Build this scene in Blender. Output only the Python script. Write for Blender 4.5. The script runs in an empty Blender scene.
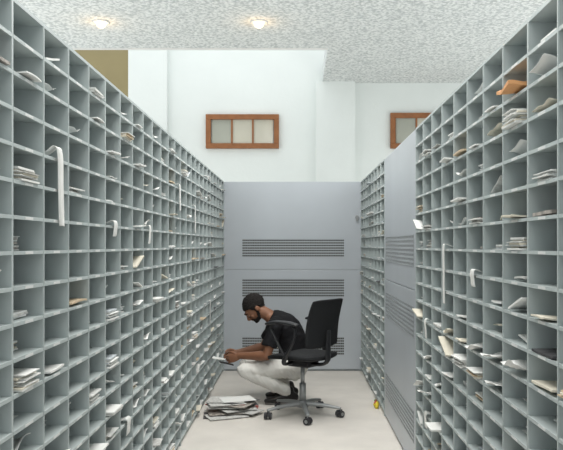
import bpy, bmesh, math, random
from mathutils import Vector, Matrix, Euler, noise
random.seed(11)
S=bpy.context.scene
COL=S.collection
try:
    S.view_settings.view_transform='Standard'
except Exception: pass

# ------------------------------------------------------------ materials
def mat(name,col,rough=0.6,metal=0.0,var=0.0,scale=8.0,bump=0.0,bscale=60.0,emit=None,estr=0,spec=0.4,detail=4):
    m=bpy.data.materials.new(name); m.use_nodes=True
    nt=m.node_tree; b=nt.nodes['Principled BSDF']
    b.inputs['Base Color'].default_value=(*col,1); b.inputs['Roughness'].default_value=rough
    b.inputs['Metallic'].default_value=metal
    b.inputs['Specular IOR Level'].default_value=spec
    tc=nt.nodes.new('ShaderNodeTexCoord')
    if var>0:
        n=nt.nodes.new('ShaderNodeTexNoise'); n.inputs['Scale'].default_value=scale; n.inputs['Detail'].default_value=detail
        r=nt.nodes.new('ShaderNodeValToRGB')
        r.color_ramp.elements[0].position=0.3; r.color_ramp.elements[1].position=0.7
        r.color_ramp.elements[0].color=(*[max(0,c*(1-var)) for c in col],1)
        r.color_ramp.elements[1].color=(*[min(1,c*(1+var)) for c in col],1)
        nt.links.new(tc.outputs['Object'],n.inputs['Vector']); nt.links.new(n.outputs['Fac'],r.inputs['Fac'])
        nt.links.new(r.outputs['Color'],b.inputs['Base Color'])
    if bump>0:
        n2=nt.nodes.new('ShaderNodeTexNoise'); n2.inputs['Scale'].default_value=bscale; n2.inputs['Detail'].default_value=3
        bp=nt.nodes.new('ShaderNodeBump'); bp.inputs['Strength'].default_value=bump; bp.inputs['Distance'].default_value=0.02
        nt.links.new(tc.outputs['Object'],n2.inputs['Vector']); nt.links.new(n2.outputs['Fac'],bp.inputs['Height'])
        nt.links.new(bp.outputs['Normal'],b.inputs['Normal'])
    if emit:
        b.inputs['Emission Color'].default_value=(*emit,1); b.inputs['Emission Strength'].default_value=estr
    return m
M={}
M['grey']=mat('grey_paint',(.445,.50,.50),.5,var=.05,scale=3)
M['lip']=mat('grey_lip_paint',(.47,.525,.525),.45,var=.05,scale=5)
M['lab']=mat('label_card',(.72,.74,.73),.6)
M['steel']=mat('grey_metal_panel',(.50,.54,.58),.38,metal=.2,var=.06,scale=1.2)
M['steel2']=mat('grille_metal',(.46,.50,.53),.4,metal=.15)
M['dark']=mat('dark_void',(.07,.07,.062),.9)
M['white']=mat('white_plaster',(.81,.85,.83),.85,var=.03,scale=1.2,bump=.1,bscale=20)
M['ochre']=mat('ochre_panel',(.30,.25,.13),.7,var=.08,scale=2)
M['wood']=mat('brown_wood',(.29,.115,.042),.5,var=.15,scale=12)
M['pane']=mat('window_pane',(.56,.54,.45),.15,var=.12,scale=1.2)
M['pane2']=mat('window_pane_grey',(.42,.43,.37),.12,var=.15,scale=1.2)
M['floor']=mat('pale_concrete_floor',(.715,.68,.63),.55,var=.07,scale=3.2,bump=.06,bscale=30,detail=8)
M['paper']=mat('white_paper',(.80,.81,.79),.8,var=.03,scale=20)
M['cream']=mat('cream_paper',(.72,.68,.57),.8,var=.05,scale=20)
M['manila']=mat('manila_paper',(.58,.47,.33),.8,var=.05,scale=20)
M['blueg']=mat('grey_paper',(.55,.60,.63),.8,var=.05,scale=20)
M['orange']=mat('orange_tan_paper',(.66,.34,.15),.7,var=.1,scale=20)
M['red']=mat('red_cover',(.40,.07,.06),.4,var=.4,scale=18)
M['darkc']=mat('dark_cover',(.07,.07,.075),.4,var=.5,scale=18)
M['mix']=mat('printed_cover',(.36,.33,.30),.4,var=.8,scale=25)
M['news']=mat('newsprint',(.58,.58,.56),.8,var=.22,scale=45)
M['skin']=mat('brown_skin',(.25,.118,.068),.5,var=.08,scale=20)
M['hair']=mat('black_hair',(.016,.013,.012),.8,bump=.9,bscale=110)
M['shirt']=mat('black_cotton',(.014,.014,.016),.9,var=.2,scale=20,bump=.3,bscale=14,spec=.15)
M['trous']=mat('off_white_denim',(.80,.79,.75),.85,var=.03,scale=12,bump=.4,bscale=10)
M['shoe']=mat('dark_leather',(.02,.018,.018),.4)
M['sole']=mat('grey_rubber_sole',(.22,.21,.2),.7)
M['eye']=mat('eye_white',(.45,.42,.38),.3)
M['iris']=mat('dark_iris',(.02,.01,.008),.2)
M['black']=mat('black_fabric',(.012,.013,.015),.8,bump=.2,bscale=200)
M['plast']=mat('black_plastic',(.018,.019,.022),.42)
M['alu']=mat('dull_aluminium',(.33,.345,.35),.45,metal=.5)
M['caster']=mat('dark_caster',(.035,.035,.04),.4)
M['yellow']=mat('yellow_plastic',(.75,.6,.05),.5)
M['green']=mat('green_plastic',(.15,.3,.08),.5)
M['bulb']=mat('lit_lamp_glass',(1,.9,.7),.5,emit=(1,.84,.50),estr=3)
M['trim']=mat('white_trim',(.8,.8,.78),.5)
m=bpy.data.materials.new('popcorn_ceiling'); m.use_nodes=True; nt=m.node_tree; b=nt.nodes['Principled BSDF']
b.inputs['Roughness'].default_value=.95; b.inputs['Specular IOR Level'].default_value=.1
tc=nt.nodes.new('ShaderNodeTexCoord'); vo=nt.nodes.new('ShaderNodeTexVoronoi'); vo.inputs['Scale'].default_value=26
nz=nt.nodes.new('ShaderNodeTexNoise'); nz.inputs['Scale'].default_value=34; nz.inputs['Detail'].default_value=5; nz.inputs['Roughness'].default_value=.7
mx=nt.nodes.new('ShaderNodeMath'); mx.operation='SUBTRACT'
nt.links.new(tc.outputs['Object'],vo.inputs['Vector']); nt.links.new(tc.outputs['Object'],nz.inputs['Vector'])
nt.links.new(nz.outputs['Fac'],mx.inputs[0]); ms=nt.nodes.new('ShaderNodeMath'); ms.operation='MULTIPLY'; ms.inputs[1].default_value=.35
nt.links.new(vo.outputs['Distance'],ms.inputs[0]); nt.links.new(ms.outputs[0],mx.inputs[1])
bp=nt.nodes.new('ShaderNodeBump'); bp.inputs['Strength'].default_value=.6; bp.inputs['Distance'].default_value=.025
nt.links.new(mx.outputs[0],bp.inputs['Height']); nt.links.new(bp.outputs['Normal'],b.inputs['Normal'])
r=nt.nodes.new('ShaderNodeValToRGB'); r.color_ramp.elements[0].position=.2; r.color_ramp.elements[1].position=.42
r.color_ramp.elements[0].color=(.56,.59,.59,1); r.color_ramp.elements[1].color=(.90,.92,.91,1)
nt.links.new(mx.outputs[0],r.inputs['Fac']); nt.links.new(r.outputs['Color'],b.inputs['Base Color'])
M['ceil']=m

# ------------------------------------------------------------ helpers
def bx(bm,x0,x1,y0,y1,z0,z1,mi=0,mtx=None):
    vs=[bm.verts.new((x,y,z)) for x in (x0,x1) for y in (y0,y1) for z in (z0,z1)]
    if mtx is not None:
        for v in vs: v.co=mtx@v.co
    q=[(0,1,3,2),(4,6,7,5),(0,4,5,1),(2,3,7,6),(0,2,6,4),(1,5,7,3)]
    for f in q:
        fc=bm.faces.new([vs[i] for i in f]); fc.material_index=mi
    return vs
def mesh(name,bm,mats,smooth=False):
    bmesh.ops.recalc_face_normals(bm,faces=bm.faces)
    me=bpy.data.meshes.new(name); bm.to_mesh(me); bm.free()
    for k in mats: me.materials.append(M[k])
    if smooth:
        for p in me.polygons: p.use_smooth=True
    return me
def obj(name,data,parent=None,loc=(0,0,0),rot=(0,0,0),bevel=0,seg=2):
    o=bpy.data.objects.new(name,data); COL.objects.link(o)
    o.location=loc; o.rotation_euler=rot
    if parent: o.parent=parent
    if bevel:
        md=o.modifiers.new('b','BEVEL'); md.width=bevel; md.segments=seg; md.limit_method='ANGLE'
    return o
def top(o,label,cat,group=None):
    o['label']=label; o['category']=cat
    if group: o['group']=group
    return o
def struct(o,label=None):
    o['kind']='structure'
    if label: o['label']=label
    return o
def boxobj(name,x0,x1,y0,y1,z0,z1,mk,parent=None,bevel=0):
    bm=bmesh.new(); bx(bm,x0,x1,y0,y1,z0,z1)
    return obj(name,mesh(name,bm,[mk]),parent,bevel=bevel)
def frame_for(t,ref=Vector((0,1,0))):
    t=t.normalized(); s=ref-t*ref.dot(t)
    if s.length<1e-3:
        ref=Vector((0,0,1)); s=ref-t*ref.dot(t)
    s.normalize(); n=s.cross(t).normalized(); return s,n
def loft(bm,pts,rad,n=16,ref=Vector((0,1,0)),cap=True,mi=0,sub=3):
    pts=[Vector(p) for p in pts]; rad=[(r,r) if not isinstance(r,tuple) else r for r in rad]
    P=[];R=[]
    k=len(pts)
    for i in range(k-1):
        p0=pts[max(0,i-1)];p1=pts[i];p2=pts[i+1];p3=pts[min(k-1,i+2)]
        for j in range(sub):
            t=j/sub
            P.append(.5*((2*p1)+(-p0+p2)*t+(2*p0-5*p1+4*p2-p3)*t*t+(-p0+3*p1-3*p2+p3)*t**3))
            R.append(tuple(rad[i][a]*(1-t)+rad[i+1][a]*t for a in (0,1)))
    P.append(pts[-1]);R.append(rad[-1])
    if cap:
        t0=(P[1]-P[0]).normalized(); t1=(P[-1]-P[-2]).normalized()
        a=[];ar=[];e=[];er=[]
        r0=min(R[0]);r1=min(R[-1])
        for ang in (80,60,38,18):
            c=math.cos(math.radians(ang));s_=math.sin(math.radians(ang))
            a.append(P[0]-t0*r0*s_);ar.append((R[0][0]*c,R[0][1]*c))
            e.insert(0,P[-1]+t1*r1*s_);er.insert(0,(R[-1][0]*c,R[-1][1]*c))
        P=a+P+e;R=ar+R+er
    rings=[]
    for i,p in enumerate(P):
        t=P[min(i+1,len(P)-1)]-P[max(i-1,0)]
        s,nn=frame_for(t,ref)
        rings.append([bm.verts.new(p+nn*math.cos(2*math.pi*j/n)*R[i][0]+s*math.sin(2*math.pi*j/n)*R[i][1]) for j in range(n)])
    for a,c in zip(rings,rings[1:]):
        for j in range(n):
            f=bm.faces.new((a[j],a[(j+1)%n],c[(j+1)%n],c[j])); f.material_index=mi
    f=bm.faces.new(rings[0][::-1]); f.material_index=mi
    f=bm.faces.new(rings[-1]); f.material_index=mi
def ell(bm,c,r,mtx=None,u=20,v=14,mi=0):
    T=Matrix.Translation(c)@Matrix.Diagonal((r[0],r[1],r[2],1))
    if mtx is not None: T=mtx@T
    g=bmesh.ops.create_uvsphere(bm,u_segments=u,v_segments=v,radius=1,matrix=T)
    vs=set(g['verts'])
    for f in {f for vv in vs for f in vv.link_faces}: f.material_index=mi
    return g['verts']
def cyl(bm,p0,p1,r0,r1=None,n=20,mi=0):
    p0=Vector(p0);p1=Vector(p1); r1=r0 if r1 is None else r1
    t=p1-p0; s,nn=frame_for(t)
    A=[bm.verts.new(p0+nn*math.cos(2*math.pi*j/n)*r0+s*math.sin(2*math.pi*j/n)*r0) for j in range(n)]
    B=[bm.verts.new(p1+nn*math.cos(2*math.pi*j/n)*r1+s*math.sin(2*math.pi*j/n)*r1) for j in range(n)]
    for j in range(n):
        bm.faces.new((A[j],A[(j+1)%n],B[(j+1)%n],B[j])).material_index=mi
    bm.faces.new(A[::-1]).material_index=mi; bm.faces.new(B).material_index=mi
def remeshed(name,bm,mk,voxel,smooth_it=4,disp=0,dscale=6):
    bmesh.ops.recalc_face_normals(bm,faces=bm.faces)
    me=bpy.data.meshes.new(name+'_src'); bm.to_mesh(me); bm.free()
    o=bpy.data.objects.new('tmp',me); COL.objects.link(o)
    md=o.modifiers.new('r','REMESH'); md.mode='VOXEL'; md.voxel_size=voxel; md.use_smooth_shade=True
    if smooth_it:
        sm=o.modifiers.new('s','SMOOTH'); sm.factor=.5; sm.iterations=smooth_it
    dg=bpy.context.evaluated_depsgraph_get(); dg.update()
    me2=bpy.data.meshes.new_from_object(o.evaluated_get(dg)); me2.name=name
    bpy.data.objects.remove(o)
    if disp:
        ns=[v.normal.copy() for v in me2.vertices]
        for v,nm in zip(me2.vertices,ns):
            p=v.co*dscale
            v.co+=nm*(noise.noise(p)+.5*noise.noise(p*2.3))*disp
    me2.materials.clear(); me2.materials.append(M[mk])
    for p in me2.polygons: p.use_smooth=True; p.material_index=0
    return me2
def empty(name,loc,rot=(0,0,0)):
    e=bpy.data.objects.new(name,None); e.empty_display_size=.1; e.location=loc; e.rotation_euler=rot; COL.objects.link(e); return e

# ------------------------------------------------------------ room
YW=10.18; HC=3.70; YE=8.37; XC=.372
struct(boxobj('floor',-6,6,-2,YW,-.1,0,'floor'),'pale cream concrete floor')
bm=bmesh.new()
bx(bm,-6,6,-2,YE,HC,HC+.22); bx(bm,XC,6,YE,YW,HC,HC+.22)
struct(obj('ceiling',mesh('ceiling',bm,['ceil'])),'white popcorn-textured ceiling with a cut-out')
struct(boxobj('trim_1',-6,XC,YE,YE+.012,HC-.02,HC+.22,'trim'),'white edge trim of ceiling cut-out')
bm=bmesh.new(); bx(bm,-6,6,YW,YW+.2,0,5.2)
struct(obj('wall_back',mesh('wall_back',bm,['white'])),'white plaster wall')
struct(boxobj('trim_2',-2.35,-1.81,YW-.10,YW,0,5.0,'white'),'white plaster pilaster')
struct(boxobj('trim_3',.28,.83,YW-.10,YW,0,HC,'white'),'white plaster pilaster')
struct(boxobj('trim_4',-3.6,-2.35,YW-.05,YW,3.42,4.18,'ochre'),'ochre brown recessed panel above wall')
def window(n,x0,x1,z0,z1):
    e=empty('window_%d'%n,((x0+x1)/2,YW,(z0+z1)/2)); struct(e,'brown wooden window with three panes')
    w=(x1-x0)/2;h=(z1-z0)/2;t=.072
    bm=bmesh.new()
    bx(bm,-w,w,-.06,.0,h-t,h);bx(bm,-w,w,-.06,.0,-h,-h+t)
    bx(bm,-w,-w+t,-.06,.0,-h+t,h-t);bx(bm,w-t,w,-.06,.0,-h+t,h-t)
    o=obj('frame',mesh('window_frame',bm,['wood']),e,bevel=.006); o['kind']='structure'
    iw=2*(w-t)/3
    for i in range(3):
        a=-w+t+i*iw
        bm=bmesh.new(); bx(bm,a+.012,a+iw-.012,-.025,-.015,-h+t,h-t)
        p=obj('pane',mesh('pane',bm,['pane2' if i==0 else 'pane']),e); p['kind']='structure'
    for i in (1,2):
        a=-w+t+i*iw
        bm=bmesh.new(); bx(bm,a-.012,a+.012,-.04,-.01,-h+t,h-t)
        p=obj('mullion',mesh('mullion',bm,['wood']),e); p['kind']='structure'
window(1,-1.27,-.24,2.77,3.25); window(2,1.33,2.36,2.77,3.27)

def downlight(x,y):
    e=empty('recessed_downlight',(x,y,HC)); top(e,'round recessed ceiling downlight, switched on warm','ceiling light','ceiling downlights')
    bm=bmesh.new()
    n=28
    prof=[(.085,0),(.088,-.008),(.065,-.012),(.058,-.004),(.05,-.002)]
    rings=[[bm.verts.new((r_*math.cos(2*math.pi*j/n),r_*math.sin(2*math.pi*j/n),z_)) for j in range(n)] for r_,z_ in prof]
    for a,c in zip(rings,rings[1:]):
        for j in range(n): bm.faces.new((a[j],a[(j+1)%n],c[(j+1)%n],c[j]))
    obj('trim_ring',mesh('trim_ring',bm,['trim'],True),e)
    bm=bmesh.new(); ell(bm,(0,0,-.014),(.050,.050,.050))
    obj('lamp_glass',mesh('lamp_glass',bm,['bulb'],True),e)
    l=bpy.data.lights.new('downlight_lamp','POINT'); l.energy=.9; l.color=(1,.60,.25); l.shadow_soft_size=.03
    lo=bpy.data.objects.new('downlight_lamp',l); COL.objects.link(lo); lo.parent=e; lo.location=(0,0,-.11)
downlight(-2.0,7.39); downlight(-.38,7.39)

# ------------------------------------------------------------ pigeonhole cabinets
XL=-.81; XR=.73; YP=8.05; HT=2.12; D=.32; NR=20; PL=.05; RP=(HT-PL-.006)/NR
def make_cab_meshes(W,nc):
    cw=W/nc
    bm=bmesh.new()
    bx(bm,-D,0,0,.006,0,HT); bx(bm,-D,0,W-.006,W,0,HT)
    bx(bm,-D,-D+.006,.006,W-.006,PL,HT-.012)
    bx(bm,-D,.002,.0,W,HT-.012,HT)
    bx(bm,-D,-.012,.006,W-.006,0,PL-.006)
    bx(bm,0,.003,0,.006,0,HT-.012,1); bx(bm,0,.003,W-.006,W,0,HT-.012,1)
    carc=mesh('carcass',bm,['grey','lip'])
    bm=bmesh.new()
    bx(bm,-D+.006,0,.008,W-.008,-.003,0)
    bx(bm,-.002,.004,.004,W-.004,-.010,.001,1)
    for i in range(nc):
        c=cw*(i+.5)
        bx(bm,.004,.0048,c-.032,c+.032,-.0092,-.0008,2)
    sh=mesh('shelf',bm,['grey','lip','lab'])
    bm=bmesh.new()
    bx(bm,-D+.006,0,-.0025,.0025,PL,HT-.012); bx(bm,0,.0055,-.0033,.0033,PL-.005,HT-.012,1)
    dv=mesh('divider',bm,['grey','lip'])
    return carc,sh,dv,cw
def cabinet(meshes,W,nc,loc,rz,label,group):
    carc,sh,dv,cw=meshes
    e=empty('pigeonhole_cabinet',loc,(0,0,rz)); top(e,label,'mail sorting cabinet',group)
    obj('carcass',carc,e)
    for r_ in range(NR): obj('shelf',sh,e,(0,0,PL+r_*RP))
    for c in range(1,nc): obj('divider',dv,e,(0,cw*c,0))
ML=make_cab_meshes(1.0,4); MR=make_cab_meshes(1.06,4)
for i in range(7):
    cabinet(ML,1.0,4,(XL,1.05+i*1.0,0),0,'tall grey painted metal pigeonhole cabinet filled with mail','pigeonhole cabinets along aisle')
for i in range(3):
    cabinet(MR,1.06,4,(XR,4.38-i*1.06,0),math.pi,'tall grey pigeonhole cabinet holding envelopes and papers','pigeonhole cabinets across the aisle')
for i in range(2):
    cabinet(MR,1.06,4,(XR,8.05-i*1.06,0),math.pi,'tall grey pigeonhole cabinet beside perforated metal panel','pigeonhole cabinets across the aisle')

# ------------------------------------------------------------ grille panels
def grille_mesh(w,h,rows=7,pitch=.019):
    bm=bmesh.new()
    bx(bm,0,w,-.0006,0,0,h,1)
    rh=h/rows
    for r_ in range(rows+1):
        z=r_*rh; t=.0064
        bx(bm,0,w,-.002,-.0006,max(0,z-t),min(h,z+t),0)
    k=int(w/pitch)
    for i in range(k+1):
        x=i*w/k
        bx(bm,max(0,x-.0016),min(w,x+.0016),-.002,-.0006,0,h,0)
    return mesh('vent_grille',bm,['steel2','dark'])
VZ=[(1.276,1.477),(.83,1.03),(.18,.38)]
def metal_panel(name,W,loc,rz,m0,m1,label,cat,knob=False):
    e=empty(name,loc,(0,0,rz)); top(e,label,cat)
    seams=[0.02,1.13,HT]
    for a,c in zip(seams,seams[1:]):
        bm=bmesh.new(); bx(bm,.004,W-.004,0,.03,a+.002,c-.002)
        obj('panel',mesh('panel',bm,['steel']),e,bevel=.003)
    bm=bmesh.new(); bx(bm,0,W,.03,.05,0,HT)
    obj('backing',mesh('backing',bm,['steel2']),e)
    g=grille_mesh(W-m0-m1,.2)
    for a,c in VZ: obj('vent_grille',g,e,(m0,-.0005,a))
    if knob:
        bm=bmesh.new(); cyl(bm,(0,0,0),(0,-.03,0),.02); bx(bm,-.012,.012,-.036,-.03,-.045,.02)
        obj('latch',mesh('latch',bm,['alu']),e,(W-.05,0,1.72),bevel=.003)
metal_panel('metal_partition',XR-XL,(XL,YP,0),0,.21,.193,'grey metal partition with three slotted vent grilles','partition',True)
metal_panel('metal_side_panel',1.55,(XR,5.93,0),-math.pi/2,.08,.08,'grey metal panel with vent grilles between cabinets','panel')

# ------------------------------------------------------------ mail items
def sheet_bm(bm,L,W,th,curl=0.,wav=.0,seed=0,z0=0,ox=0,oy=0,ang=0,mi=0,crump=0,nx=9,ny=6):
    ca,sa=math.cos(ang),math.sin(ang); T=[];B=[]
    for i in range(nx):
        tr=[];br=[]
        for j in range(ny):
            u=i/(nx-1);v=j/(ny-1)
            x=-L*(1-u);y=(v-.5)*W
            z=curl*max(0,(u-.35)/.65)**2+wav*abs(math.sin(u*3+v*2.2+seed))*(.3+.7*v)
            if crump: z+=crump*abs(noise.noise(Vector((x*9+seed,y*9,seed))))*1.3
            X=x*ca-y*sa+ox;Y=x*sa+y*ca+oy
            tr.append(bm.verts.new((X,Y,z0+z+th)));br.append(bm.verts.new((X,Y,z0+z)))
        T.append(tr);B.append(br)
    F=[]
    for i in range(nx-1):
        for j in range(ny-1):
            F.append(bm.faces.new((T[i][j],T[i+1][j],T[i+1][j+1],T[i][j+1])))
            F.append(bm.faces.new((B[i][j],B[i][j+1],B[i+1][j+1],B[i+1][j])))
    for i in range(nx-1):
        F.append(bm.faces.new((T[i][0],B[i][0],B[i+1][0],T[i+1][0])))
        F.append(bm.faces.new((T[i][-1],T[i+1][-1],B[i+1][-1],B[i][-1])))
    for j in range(ny-1):
        F.append(bm.faces.new((T[0][j],T[0][j+1],B[0][j+1],B[0][j])))
        F.append(bm.faces.new((T[-1][j],B[-1][j],B[-1][j+1],T[-1][j+1])))
    for f in F: f.material_index=mi
R=random.random
cols=['paper','paper','news','cream','paper','blueg','paper','manila']
env=[]
for i in range(16):
    bm=bmesh.new(); sheet_bm(bm,.20+.05*R(),.11+.08*R(),.002+.005*R(),curl=.008*R(),wav=.004+.006*R(),seed=i)
    env.append(mesh('envelope',bm,[cols[i%8]]))
stk=[]
for i in range(16):
    bm=bmesh.new(); z=0
    n=3+int(8*R())
    for k in range(n):
        th=.0015+.0045*R()
        sheet_bm(bm,.19+.055*R(),.11+.05*R(),th,seed=0,z0=z,ox=-.03*R(),oy=.014*(R()-.5),ang=.10*(R()-.5),mi=k%3,nx=3,ny=3); z+=th+.0006
    mm=['paper',random.choice(['cream','paper','blueg','mix','news']),random.choice(['paper','news','manila'])]
    stk.append(mesh('paper_stack',bm,mm))
crm=[]
for i in range(11):
    bm=bmesh.new(); sheet_bm(bm,.2+.04*R(),.12+.05*R(),.0012 if i<10 else .012,curl=random.choice([.01,0,.018]),wav=.018,seed=i*3.1,crump=.03 if i<10 else .035,nx=14,ny=11)
    crm.append(mesh('crumpled_paper',bm,['orange' if i==10 else ('paper' if i%4 else 'cream')],i<10))
mag=[]
for i in range(8):
    bm=bmesh.new(); sheet_bm(bm,.25,.17,.006+.008*R(),curl=-.0,wav=.004,seed=i)
    mag.append(mesh('magazine',bm,[['mix','red','darkc','paper','manila','mix','blueg','news'][i]]))
KIND={'envelope':(env,'flat paper envelope lying in a pigeonhole','envelope','envelopes in the pigeonholes'),
'paper_stack':(stk,'small stack of mail papers in a pigeonhole','paper stack','paper stacks in the pigeonholes'),
'crumpled_paper':(crm,'loose creased white paper lying in pigeonhole','paper','loose papers in the pigeonholes'),
'magazine':(mag,'printed magazine lying in a pigeonhole','magazine','magazines in the pigeonholes')}
def cell(side,depth,row):
    if side=='L': c=int((depth-1.05)/.25); return 1.05+(c+.5)*.25
    base=8.05 if depth>5.9 else 4.38
    c=int((base-depth)/.265); return base-(c+.5)*.265
CNT={}
cells={}
def put(kind,side,depth,row,out=-.01,yo=0,ang=0,idx=None,label=None,tilt=0):
    me,lab,cat,grp=KIND[kind]
    if idx is None:
        if kind=='magazine': idx=random.choice([0,2,3,4,5,6,7]) if depth<5 else random.choice(range(8))
        elif kind=='crumpled_paper': idx=random.randrange(10)
        else: idx=random.randrange(len(me))
    mm=me[idx]
    s=1 if side=='L' else -1; X=XL if side=='L' else XR
    z=PL+row*RP+.002
    yc=cell(side,depth,row)+yo
    key=(side,round(cell(side,depth,row),3),row)
    if key in cells: bpy.data.objects.remove(cells[key])
    o=obj(kind,mm,None,(X+s*out,yc,z),(0,0,(0 if s>0 else math.pi)+ang))
    cells[key]=o
    if tilt:
        W=max(v.co.y for v in mm.vertices)
        o.rotation_euler=(tilt,0,(0 if s>0 else math.pi)); o.location.z+=W*abs(math.sin(tilt))
    top(o,label or lab,cat,grp); CNT[kind]=CNT.get(kind,0)+1
    return o
def rnd_fill(side,depth,row,p):
    if R()>p: return
    k=random.choices(['envelope','paper_stack','crumpled_paper','magazine'],[.38,.36,.19,.07])[0]
    if CNT.get(k,0)>=285: return
    t=0
    if k=='envelope' and R()<.35: t=random.choice([-1,1])*(.15+.25*R())
    put(k,side,depth,row,out=random.choice([-.052,-.04,-.025,-.01,.005,.015,.03])*(1 if k!='crumpled_paper' else .5),yo=(R()-.5)*(.02 if k=='envelope' else .01),ang=(R()-.5)*.08,tilt=t)
for c in range(3,28):
    d=1.05+(c+.5)*.25
    for r_ in range(NR):
        p=.45 if d<3 else .72
        rnd_fill('L',d,r_,p)
for c in range(10):
    d=4.38-(c+.5)*.265
    for r_ in range(NR): rnd_fill('R',d,r_,.76)
for c in range(8):
    d=8.05-(c+.5)*.265
    for r_ in range(NR): rnd_fill('R',d,r_,.7)
def strip(path,w,X,s,y,dy=0,mk='paper',label='long white paper strip hanging from a pigeonhole'):
    bm=bmesh.new(); P=[Vector((p[0],0,p[1])) for p in path]
    Q=[]
    k=len(P)
    for i in range(k-1):
        p0=P[max(0,i-1)];p1=P[i];p2=P[i+1];p3=P[min(k-1,i+2)]
        for j in range(5):
            t=j/5; Q.append(.5*((2*p1)+(-p0+p2)*t+(2*p0-5*p1+4*p2-p3)*t*t+(-p0+3*p1-3*p2+p3)*t**3))
    Q.append(P[-1]); prev=None
    n=len(Q)
    for i,q in enumerate(Q):
        t=(Q[min(i+1,n-1)]-Q[max(i-1,0)]).normalized(); nn=Vector((-t.z,0,t.x))*.0008
        yy=dy*(i/n)**1.3
        cur=[bm.verts.new(q+Vector((0,yy-w/2,0))+nn),bm.verts.new(q+Vector((0,yy+w/2,0))+nn),bm.verts.new(q+Vector((0,yy+w/2,0))-nn),bm.verts.new(q+Vector((0,yy-w/2,0))-nn)]
        if prev:
            for a in range(4): bm.faces.new((prev[a],prev[(a+1)%4],cur[(a+1)%4],cur[a]))
        else: bm.faces.new(cur)
        prev=cur
    bm.faces.new(prev[::-1])
    o=obj('paper_strip',mesh('paper_strip',bm,[mk],True),None,(X,y,0),(0,0,0 if s>0 else math.pi))
    top(o,label,'paper strip','hanging paper strips')
def zr(r_): return PL+r_*RP+.003
def hang(side,depth,row,length,w=.03,dy=0,mk='paper',lift=.02):
    z=zr(row); X=XL if side=='L' else XR; s=1 if side=='L' else -1
    for rr in range(row-int(length/RP)-1,row+1):
        key=(side,round(cell(side,depth,rr),3),rr)
        if key in cells: bpy.data.objects.remove(cells.pop(key))
    strip([(-.18,z+.001),(-.04,z+.006),(.006,z+lift),(.016,z+lift*.2),(.014,z-length*.4),(.012,z-length*.8),(.009,z-length)],w,X,s,cell(side,depth,0)-dy*.4,dy,mk)
hang('L',2.42,16,.23,.055,.07,lift=.035)
hang('L',4.9,17,.16,.05,.10)
hang('L',5.7,16,.2,.05,.10)
hang('L',3.9,14,.08,.05)
hang('L',3.3,5,.06,.07)
hang('L',6.6,8,.2,.05,.08)
hang('L',3.1,14,.05,.06)
hang('R',3.42,13,.27,.04,-.04,'paper')
hang('R',4.1,4,.07,.07)
hang('R',3.9,9,.09,.05)
hang('R',2.9,12,.05,.06)
def at(side,depth,z): return max(0,min(19,int((z-PL)/RP)))
put('crumpled_paper','R',2.46,at('R',2.46,1.93),.045,idx=10,label='crumpled tan-orange parcel sagging out of a pigeonhole')
for side,d,z,k,i,out in [('R',2.2,2.0,'crumpled_paper',1,.02),('R',2.3,1.05,'crumpled_paper',2,.03),('R',2.6,1.03,'crumpled_paper',3,.03),('R',2.9,1.03,'crumpled_paper',5,.03),('R',3.9,.62,'crumpled_paper',1,.05),('R',3.7,.55,'magazine',3,.05),
  ('R',2.9,1.53,'paper_stack',2,.02),('R',3.2,1.6,'envelope',0,.03),
  ('L',2.2,2.0,'envelope',1,.02),('L',2.5,.7,'crumpled_paper',5,.03),('L',3.0,.6,'envelope',0,.03),('L',4.0,1.5,'crumpled_paper',2,.0),('L',3.2,1.9,'envelope',0,.02)]:
    put(k,side,d,at(side,d,z),out,idx=i)

# ------------------------------------------------------------ floor papers
def pile(items):
    z=.001
    for (cx,cy,a,mk) in items:
        th=.0025+.0035*R()
        L=.27+.06*R();W=.19+.05*R()
        bm=bmesh.new(); sheet_bm(bm,L,W,th,seed=0,nx=4,ny=4)
        for v in bm.verts: v.co.x+=L/2
        pp=mk in('paper','cream','news')
        o=obj('newspaper' if pp else 'magazine',mesh('magazine',bm,[mk]),None,(cx,cy,z),(0,0,a))
        top(o,'folded white newspaper lying on the pile on the floor' if pp else 'magazine with printed cover lying on the pile on floor','newspaper' if pp else 'magazine','reading matter piled on the floor')
        z+=th+.0008
its=[(-.61,5.95,.1,'darkc'),(-.57,5.90,.4,'news'),(-.60,6.12,.9,'paper'),(-.48,6.14,.0,'red'),(-.57,5.98,.25,'mix'),(-.44,6.02,-.5,'news'),(-.55,6.18,.2,'darkc')]
for k in range(13):
    its.append((-.54+.13*(R()-.5),6.10+.16*(R()-.5),.15+(R()-.5)*1.2,['paper','news','mix','paper','red','paper','darkc','news','mix','red','news','darkc','news'][k]))
its.append((-.50,6.12,.35,'paper'))
pile(its)
bm=bmesh.new(); loft(bm,[(0,0,.018),(.0,.04,.03),(0,.11,.02)],[(.016,.024),(.026,.030),(.012,.024)],n=10); loft(bm,[(-.012,.02,.045),(0,.05,.062)],[.010,.008],n=8,mi=1); loft(bm,[(.01,.07,.035),(0,.10,.05)],[.010,.012],n=8,mi=2)
o=obj('crumpled_packet',mesh('crumpled_packet',bm,['yellow','red','green'],True),None,(.695,6.2,0)); top(o,'crumpled yellow and green packet on the floor by cabinet','packet')

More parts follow.
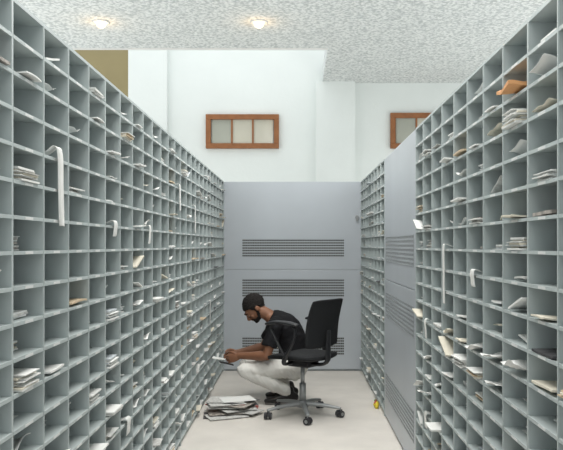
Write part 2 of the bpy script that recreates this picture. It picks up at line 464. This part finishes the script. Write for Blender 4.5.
# ------------------------------------------------------------ office chair
ch=empty('office_chair',(.055,5.95,0),(0,0,math.atan2(.6,-.8))); top(ch,'black office chair with armrests on silver five-star caster base','office chair')
def cushion(name,nx,ny,fn,mk,th):
    bm=bmesh.new(); T=[];B=[]
    for i in range(nx):
        a=[];c=[]
        for j in range(ny):
            p,nm,e=fn(i/(nx-1)*2-1,j/(ny-1)*2-1)
            a.append(bm.verts.new(p+nm*th*e));c.append(bm.verts.new(p-nm*th*e))
        T.append(a);B.append(c)
    for i in range(nx-1):
        for j in range(ny-1):
            bm.faces.new((T[i][j],T[i+1][j],T[i+1][j+1],T[i][j+1]));bm.faces.new((B[i][j],B[i][j+1],B[i+1][j+1],B[i+1][j]))
    for i in range(nx-1):
        bm.faces.new((T[i][0],B[i][0],B[i+1][0],T[i+1][0]));bm.faces.new((T[i][-1],T[i+1][-1],B[i+1][-1],B[i][-1]))
    for j in range(ny-1):
        bm.faces.new((T[0][j],T[0][j+1],B[0][j+1],B[0][j]));bm.faces.new((T[-1][j],B[-1][j],B[-1][j+1],T[-1][j+1]))
    return mesh(name,bm,[mk],True)
def edge(u,v): return max(.25,(1-abs(u)**6)*(1-abs(v)**6))**.5
def sq(u,v,k=.22):
    return u*math.sqrt(1-k*v*v*abs(u)),v*math.sqrt(1-k*u*u*abs(v))
def seatf(u,v):
    a,b_=sq(u,v); return Vector((.23*a,.235*b_,.495+.012*v*v-.02*max(0,u)**3)),Vector((0,0,1)),edge(u,v)
obj('seat',cushion('seat',20,20,seatf,'black',.026),ch)
def backf(u,v):
    a,b_=sq(u,v,.10*abs(u*v)**2); z=.780+.195*a
    w=.225*(1-.02*a)
    x=-.215-.075*(z-.57)/.42+.03*b_*b_+.018*math.cos(a*1.6)
    return Vector((x,w*b_,z)),Vector((1,0,.2)).normalized(),edge(u,v)
obj('backrest',cushion('backrest',26,22,backf,'black',.008),ch)
bm=bmesh.new()
loft(bm,[(-.05,0,.44),(-.18,0,.44),(-.25,0,.48),(-.255,0,.60),(-.262,0,.72)],[(.014,.035)]*3+[(.012,.03),(.008,.025)],n=12)
obj('back_support',mesh('back_support',bm,['plast'],True),ch)
for s in (1,-1):
    bm=bmesh.new()
    y=s*.275
    loft(bm,[(.00,s*.16,.455),(.0,s*.25,.46),(-.03,y,.515),(-.09,y,.61),(-.13,y,.71),(-.11,y,.77)],[(.013,.020)]*3+[(.016,.012)]*3,n=10,ref=Vector((1,0,0)))
    loft(bm,[(-.03,y,.515),(.03,y,.60),(.09,y,.69),(.12,y,.74),(.10,y,.77)],[(.014,.012)]*5,n=10,ref=Vector((1,0,0)))
    obj('armrest_bracket',mesh('armrest_bracket',bm,['plast'],True),ch)
    bm=bmesh.new()
    loft(bm,[(-.15,y,.778),(-.07,y,.790),(.05,y,.792),(.15,y,.775)],[(.014,.03),(.016,.038),(.016,.042),(.013,.034)],n=16,ref=Vector((0,1,0)))
    obj('armrest',mesh('armrest',bm,['plast'],True),ch)
bm=bmesh.new(); bx(bm,-.11,.10,-.08,.08,.41,.465)
obj('seat_mechanism',mesh('seat_mechanism',bm,['plast']),ch,bevel=.012)
bm=bmesh.new(); cyl(bm,(0,0,.26),(0,0,.42),.017); cyl(bm,(0,0,.11),(0,0,.27),.027)
obj('gas_column',mesh('gas_column',bm,['alu'],True),ch)
bm=bmesh.new(); cyl(bm,(0,0,.075),(0,0,.125),.05,.04)
rz=math.atan2(.6,-.8)
angs=[math.radians(a)-rz for a in (205,277,349,61,133)]
for a in angs:
    c,s_=math.cos(a),math.sin(a)
    loft(bm,[(.03*c,.03*s_,.10),(.16*c,.16*s_,.095),(.31*c,.31*s_,.075)],[(.022,.024),(.017,.02),(.011,.015)],n=10,ref=Vector((-s_,c,0)))
obj('star_base',mesh('star_base',bm,['alu'],True),ch)
for a in angs:
    c,s_=math.cos(a),math.sin(a)
    bm=bmesh.new()
    for q in (-1,1):
        cyl(bm,(0,q*.008,0.029),(0,q*.028,0.029),.028,n=22,mi=0)
        cyl(bm,(0,q*.028,0.029),(0,q*.030,0.029),.014,n=18,mi=1)
    cyl(bm,(.0,0,.03),(0,0,.072),.008,n=12,mi=1); cyl(bm,(0,-.028,.029),(0,.028,.029),.006,n=10,mi=1)
    bx(bm,-.022,.022,-.007,.007,.028,.062,0)
    obj('caster',mesh('caster',bm,['caster','alu']),ch,(.31*c,.31*s_,0.0005),(0,0,a+.9))

# ------------------------------------------------------------ person
PY=6.5
per=empty('person',(-.1,PY,0)); top(per,'crouching man in black t-shirt and off-white trousers holding mail','person')
def P(x,y,z): return Vector((x+.1,y,z))
HM=Matrix.Translation(P(-.375,-.0,.840))@Matrix.Rotation(math.radians(14),4,'Z')@Matrix.Rotation(math.radians(-50),4,'Y')
body=bmesh.new()
loft(body,[P(-.03,0,.34),P(-.03,0,.43),P(-.040,0,.55),P(-.095,0,.66),P(-.18,0,.725),P(-.235,0,.76)],[(.10,.15),(.10,.135),(.10,.145),(.105,.16),(.08,.15),(.055,.075)],n=28)
loft(body,[P(-.205,0,.745),P(-.27,0,.79),P(-.335,0,.82)],[(.062,.066),(.056,.058),(.058,.058)],n=20)
def head(bm):
    ell(bm,(.018,0,.030),(.098,.076,.090),HM,28,20)
    ell(bm,(-.035,0,-.005),(.058,.064,.088),HM)
    ell(bm,(-.045,0,-.065),(.045,.048,.040),HM)
    ell(bm,(-.066,0,-.088),(.026,.026,.020),HM)
    ell(bm,(-.080,0,.027),(.018,.050,.012),HM)
    for s in (1,-1):
        ell(bm,(-.066,s*.042,-.022),(.022,.02,.02),HM)
        ell(bm,(-.079,s*.029,.008),(.0165,.018,.012),HM)
        ell(bm,(.012,s*.078,-.008),(.018,.010,.031),HM)
        ell(bm,(.004,s*.082,-.002),(.012,.007,.022),HM)
    loft(bm,[HM@Vector((-.088,0,.018)),HM@Vector((-.100,0,-.006)),HM@Vector((-.112,0,-.026)),HM@Vector((-.098,0,-.036))],[.009,.011,.014,.012],n=12)
    for s in (1,-1): ell(bm,(-.098,s*.012,-.032),(.010,.009,.008),HM)
    ell(bm,(-.090,0,-.052),(.012,.022,.006),HM); ell(bm,(-.088,0,-.062),(.012,.020,.007),HM)
head(body)
for s in (-1,1):
    sh=P(-.185,s*.175,.700); el=P(-.255 if s<0 else -.30,s*.235,.445 if s<0 else .46); wr=P(-.505 if s<0 else -.53,s*.10,.425)
    loft(body,[P(-.165,s*.08,.70),sh,sh.lerp(el,.4),sh.lerp(el,.8),el],[.06,.056,.047,.042,.040],n=18,ref=Vector((1,0,.3)))
    loft(body,[el,el.lerp(wr,.25),el.lerp(wr,.6),wr],[.040,.043,.034,(.022,.028)],n=18,ref=Vector((0,0,1)))
    f=(Vector((-1,-s*.18,-.35))).normalized()
    up=Vector((-.3,0,1)); up=(up-f*up.dot(f)).normalized()
    inn=Vector((0,-s,0)); inn=(inn-f*inn.dot(f)-up*inn.dot(up)).normalized()
    pe=wr+f*.09
    loft(body,[wr-f*.01,wr+f*.03,wr+f*.065,pe],[(.018,.028),(.017,.038),(.015,.041),(.012,.038)],n=16,ref=up)
    for k,(off,ln) in enumerate([(.030,.072),(.010,.080),(-.010,.074),(-.029,.058)]):
        r0=pe+up*off-f*.012
        a=r0+f*ln*.42+inn*.010
        b1=a+(f*.75+inn*.65-up*.15).normalized()*ln*.34
        c1=b1+(f*.1+inn*1.0-up*.1).normalized()*ln*.3
        loft(body,[r0,a,b1,c1],[.0092,.0086,.008,.007],n=10,ref=up,sub=3)
    t0=wr+f*.03+up*.03
    loft(body,[t0,t0+f*.03+up*.022+inn*.012,t0+f*.06+up*.026+inn*.03,t0+f*.078+up*.018+inn*.042],[.014,.012,.0105,.008],n=10,ref=up)
for s in (-1,1):
    hp=P(-.04,s*.09,.34); kn=P(-.44,s*.15,.30); an=P(-.075,s*.12,.10)
    loft(body,[hp,hp.lerp(kn,.5),kn],[.075,.062,.05],n=18)
    loft(body,[kn,kn.lerp(an,.35),an],[.048,.046,.034],n=18)
    loft(body,[an,P(-.07,s*.12,.07),P(-.16,s*.125,.045),P(-.22,s*.13,.035)],[.03,(.03,.03),(.024,.034),(.017,.032)],n=14)
obj('body',remeshed('body',body,'skin',.0035,3),per)
def fold(me,fn):
    ns=[v.normal.copy() for v in me.vertices]
    for v,nm in zip(me.vertices,ns): v.co+=nm*fn(v.co)
    return me
sh_=bmesh.new()
loft(sh_,[P(-.025,0,.385),P(-.025,0,.44),P(-.037,0,.55),P(-.095,0,.665),P(-.18,0,.728),P(-.232,0,.757)],[(.132,.174),(.130,.168),(.132,.170),(.13,.18),(.100,.168),(.072,.09)],n=28,cap=False)
for s in (-1,1):
    sh=P(-.185,s*.175,.700); el=P(-.255 if s<0 else -.30,s*.235,.445 if s<0 else .46)
    loft(sh_,[P(-.165,s*.08,.70),sh,sh.lerp(el,.35),sh.lerp(el,.70)],[.075,.070,.066,.068],n=18,ref=Vector((1,0,.3)),cap=False)
    ell(sh_,sh,(.07,.06,.06))
me=remeshed('t_shirt',sh_,'shirt',.007,3,.007,13)
fold(me,lambda p:.007*max(0,noise.noise(Vector((p.x*8+p.z*22,p.y*7,p.z*10-p.x*16)))))
obj('t_shirt',me,per)['label']='black short-sleeved t-shirt'
tr=bmesh.new()
loft(tr,[P(-.02,0,.32),P(-.025,0,.38),P(-.03,0,.425)],[(.130,.18),(.124,.17),(.115,.155)],n=28,cap=True)
for s in (-1,1):
    hp=P(-.035,s*.09,.33); kn=P(-.455,s*.15,.305); an=P(-.085,s*.12,.115)
    loft(tr,[hp,hp.lerp(kn,.35),hp.lerp(kn,.75),kn],[.108,.094,.075,.064],n=20)
    loft(tr,[kn,kn.lerp(an,.3),kn.lerp(an,.7),an],[.062,.065,.058,.050],n=20,cap=True)
me=remeshed('trousers',tr,'trous',.006,4,.005,14)
fold(me,lambda p:.016*max(0,noise.noise(Vector((p.x*26+p.z*14,p.y*5,p.z*9+p.x*4)))))
obj('trousers',me,per)['label']='off-white creased trousers'
for s in (-1,1):
    bm=bmesh.new()
    loft(bm,[P(-.01,s*.12,.062),P(-.06,s*.12,.07),P(-.13,s*.123,.058),P(-.20,s*.13,.042),P(-.265,s*.132,.032)],[(.040,.034),(.044,.036),(.034,.038),(.026,.044),(.018,.032)],n=16)
    loft(bm,[P(-.045,s*.12,.07),P(-.055,s*.12,.125)],[.04,.038],n=16)
    me=remeshed('shoe',bm,'shoe',.006,2)
    for v in me.vertices: v.co.z=max(v.co.z,.012)
    so=obj('shoe',me,per); so['label']='dark leather shoe'
    bm=bmesh.new(); 
    vs=[];n=28
    for lay in (0.002,.018):
        ring=[]
        for j in range(n):
            t=2*math.pi*j/n; u=math.cos(t); w=.037+.008*(-u)
            p=P(-.135+.14*u,s*.126,lay); p.y+=w*math.sin(t); ring.append(bm.verts.new(p))
        vs.append(ring)
    for j in range(n): bm.faces.new((vs[0][j],vs[0][(j+1)%n],vs[1][(j+1)%n],vs[1][j]))
    bm.faces.new(vs[0][::-1]);bm.faces.new(vs[1])
    obj('sole',mesh('sole',bm,['sole']),so)
def hairline(p):
    x=p.x
    if x<-.050: return .056
    if x<-.012: return .056+(x+.050)/.038*(-.062)
    if x<.03: return -.006+ (x+.012)/.042*.020
    return .014-(x-.03)*2.0
bm=bmesh.new(); bmesh.ops.create_uvsphere(bm,u_segments=96,v_segments=64,radius=1)
c=(.020,0,.032); r=(.104,.083,.096)
for vv in bm.verts:
    p=vv.co.copy(); d=1+.07*noise.noise(p*8)+.07*noise.noise(p*17)
    q=Vector((c[0]+p.x*r[0]*d,c[1]+p.y*r[1]*d,c[2]+p.z*r[2]*d))
    k=q.z-hairline(q)+.010*noise.noise(p*14)
    if k<0:
        f_=max(.72,1+k*7); q=Vector((c[0]+p.x*r[0]*f_,c[1]+p.y*r[1]*f_,c[2]+p.z*r[2]*f_))
    vv.co=HM@q
obj('hair',mesh('hair',bm,['hair'],True),per)
bm=bmesh.new()
ell(bm,(-.046,0,-.072),(.047,.051,.036),HM,30,20); ell(bm,(-.068,0,-.092),(.027,.028,.019),HM,24,16)
for s in (1,-1):
    loft(bm,[HM@Vector((-.006,s*.073,.012)),HM@Vector((-.012,s*.067,-.035)),HM@Vector((-.03,s*.052,-.07))],[(.009,.006),(.012,.008),(.016,.011)],n=10)
    loft(bm,[HM@Vector((-.098,s*.003,-.044)),HM@Vector((-.094,s*.018,-.048)),HM@Vector((-.082,s*.028,-.064))],[.005,.0055,.0065],n=8)
obj('beard',remeshed('beard',bm,'hair',.004,2,.003,60),per)['label']='short black beard'
for s in (1,-1):
    bm=bmesh.new(); ell(bm,(-.081,s*.029,.0005),(.0115,.012,.0085),HM,16,12); ell(bm,(-.0895,s*.029,-.0025),(.0035,.0055,.005),HM,12,8,mi=1)
    obj('eye',mesh('eye',bm,['eye','iris'],True),per)
    bm=bmesh.new(); loft(bm,[HM@Vector((-.099,s*.013,.024)),HM@Vector((-.096,s*.032,.030)),HM@Vector((-.080,s*.050,.024))],[.004,.0045,.003],n=8)
    obj('eyebrow',mesh('eyebrow',bm,['hair'],True),per)
bm=bmesh.new(); sheet_bm(bm,.16,.11,.003,curl=.0,wav=.005,seed=2)
o=obj('envelope',mesh('held_envelope',bm,['paper']),None,(-.755,6.50,.392),(0,math.radians(-8),math.radians(180)))
top(o,'small pale envelope held in the crouching man\'s hands','envelope')
bm=bmesh.new(); bx(bm,-.065,.065,-.03,.03,-.005,.005)
o=obj('mobile_phone',mesh('mobile_phone',bm,['plast']),None,(-.625,6.47,.348),(0,.25,.2),bevel=.004); top(o,'small black mobile phone held with the mail','phone')

# ------------------------------------------------------------ lights
def area(name,loc,rot,sx,sy,e,col=(1,1,1)):
    l=bpy.data.lights.new(name,'AREA'); l.shape='RECTANGLE'; l.size=sx; l.size_y=sy; l.energy=e; l.color=col
    o=bpy.data.objects.new(name,l); COL.objects.link(o); o.location=loc; o.rotation_euler=rot
area('ceiling_lamp',(0,2.4,3.6),(0,0,0),1.6,3.0,72,(1,.975,.94))
area('ceiling_lamp_far',(.1,5.4,3.6),(0,0,0),1.4,1.8,68,(1,.975,.94))
area('void_wall_fill',(-1.6,9.3,4.9),(0,0,0),5,1.2,13,(.95,1,1))  # added area light in the upper void to brighten the back wall
area('ceiling_fill',(-3.6,4.5,.7),(math.pi,0,0),3,8,108,(.98,1,.99))  # added fill aimed upward to brighten the ceiling, no fixture here
area('ceiling_fill',(3.6,4.5,.7),(math.pi,0,0),3,8,108,(.98,1,.99))  # same added ceiling fill on the right side
w=bpy.data.worlds.new('world'); S.world=w; w.use_nodes=True
w.node_tree.nodes['Background'].inputs[0].default_value=(.955,.99,1,1); w.node_tree.nodes['Background'].inputs[1].default_value=1.03

cam=bpy.data.cameras.new('camera'); co=bpy.data.objects.new('camera',cam); COL.objects.link(co); S.camera=co
co.location=(0,0,1.41); co.rotation_euler=(math.pi/2,0,0)
cam.sensor_width=36; cam.lens=720/563*36; cam.shift_x=-(296-281.5)/563; cam.shift_y=20/563; cam.clip_start=.05
print(CNT)
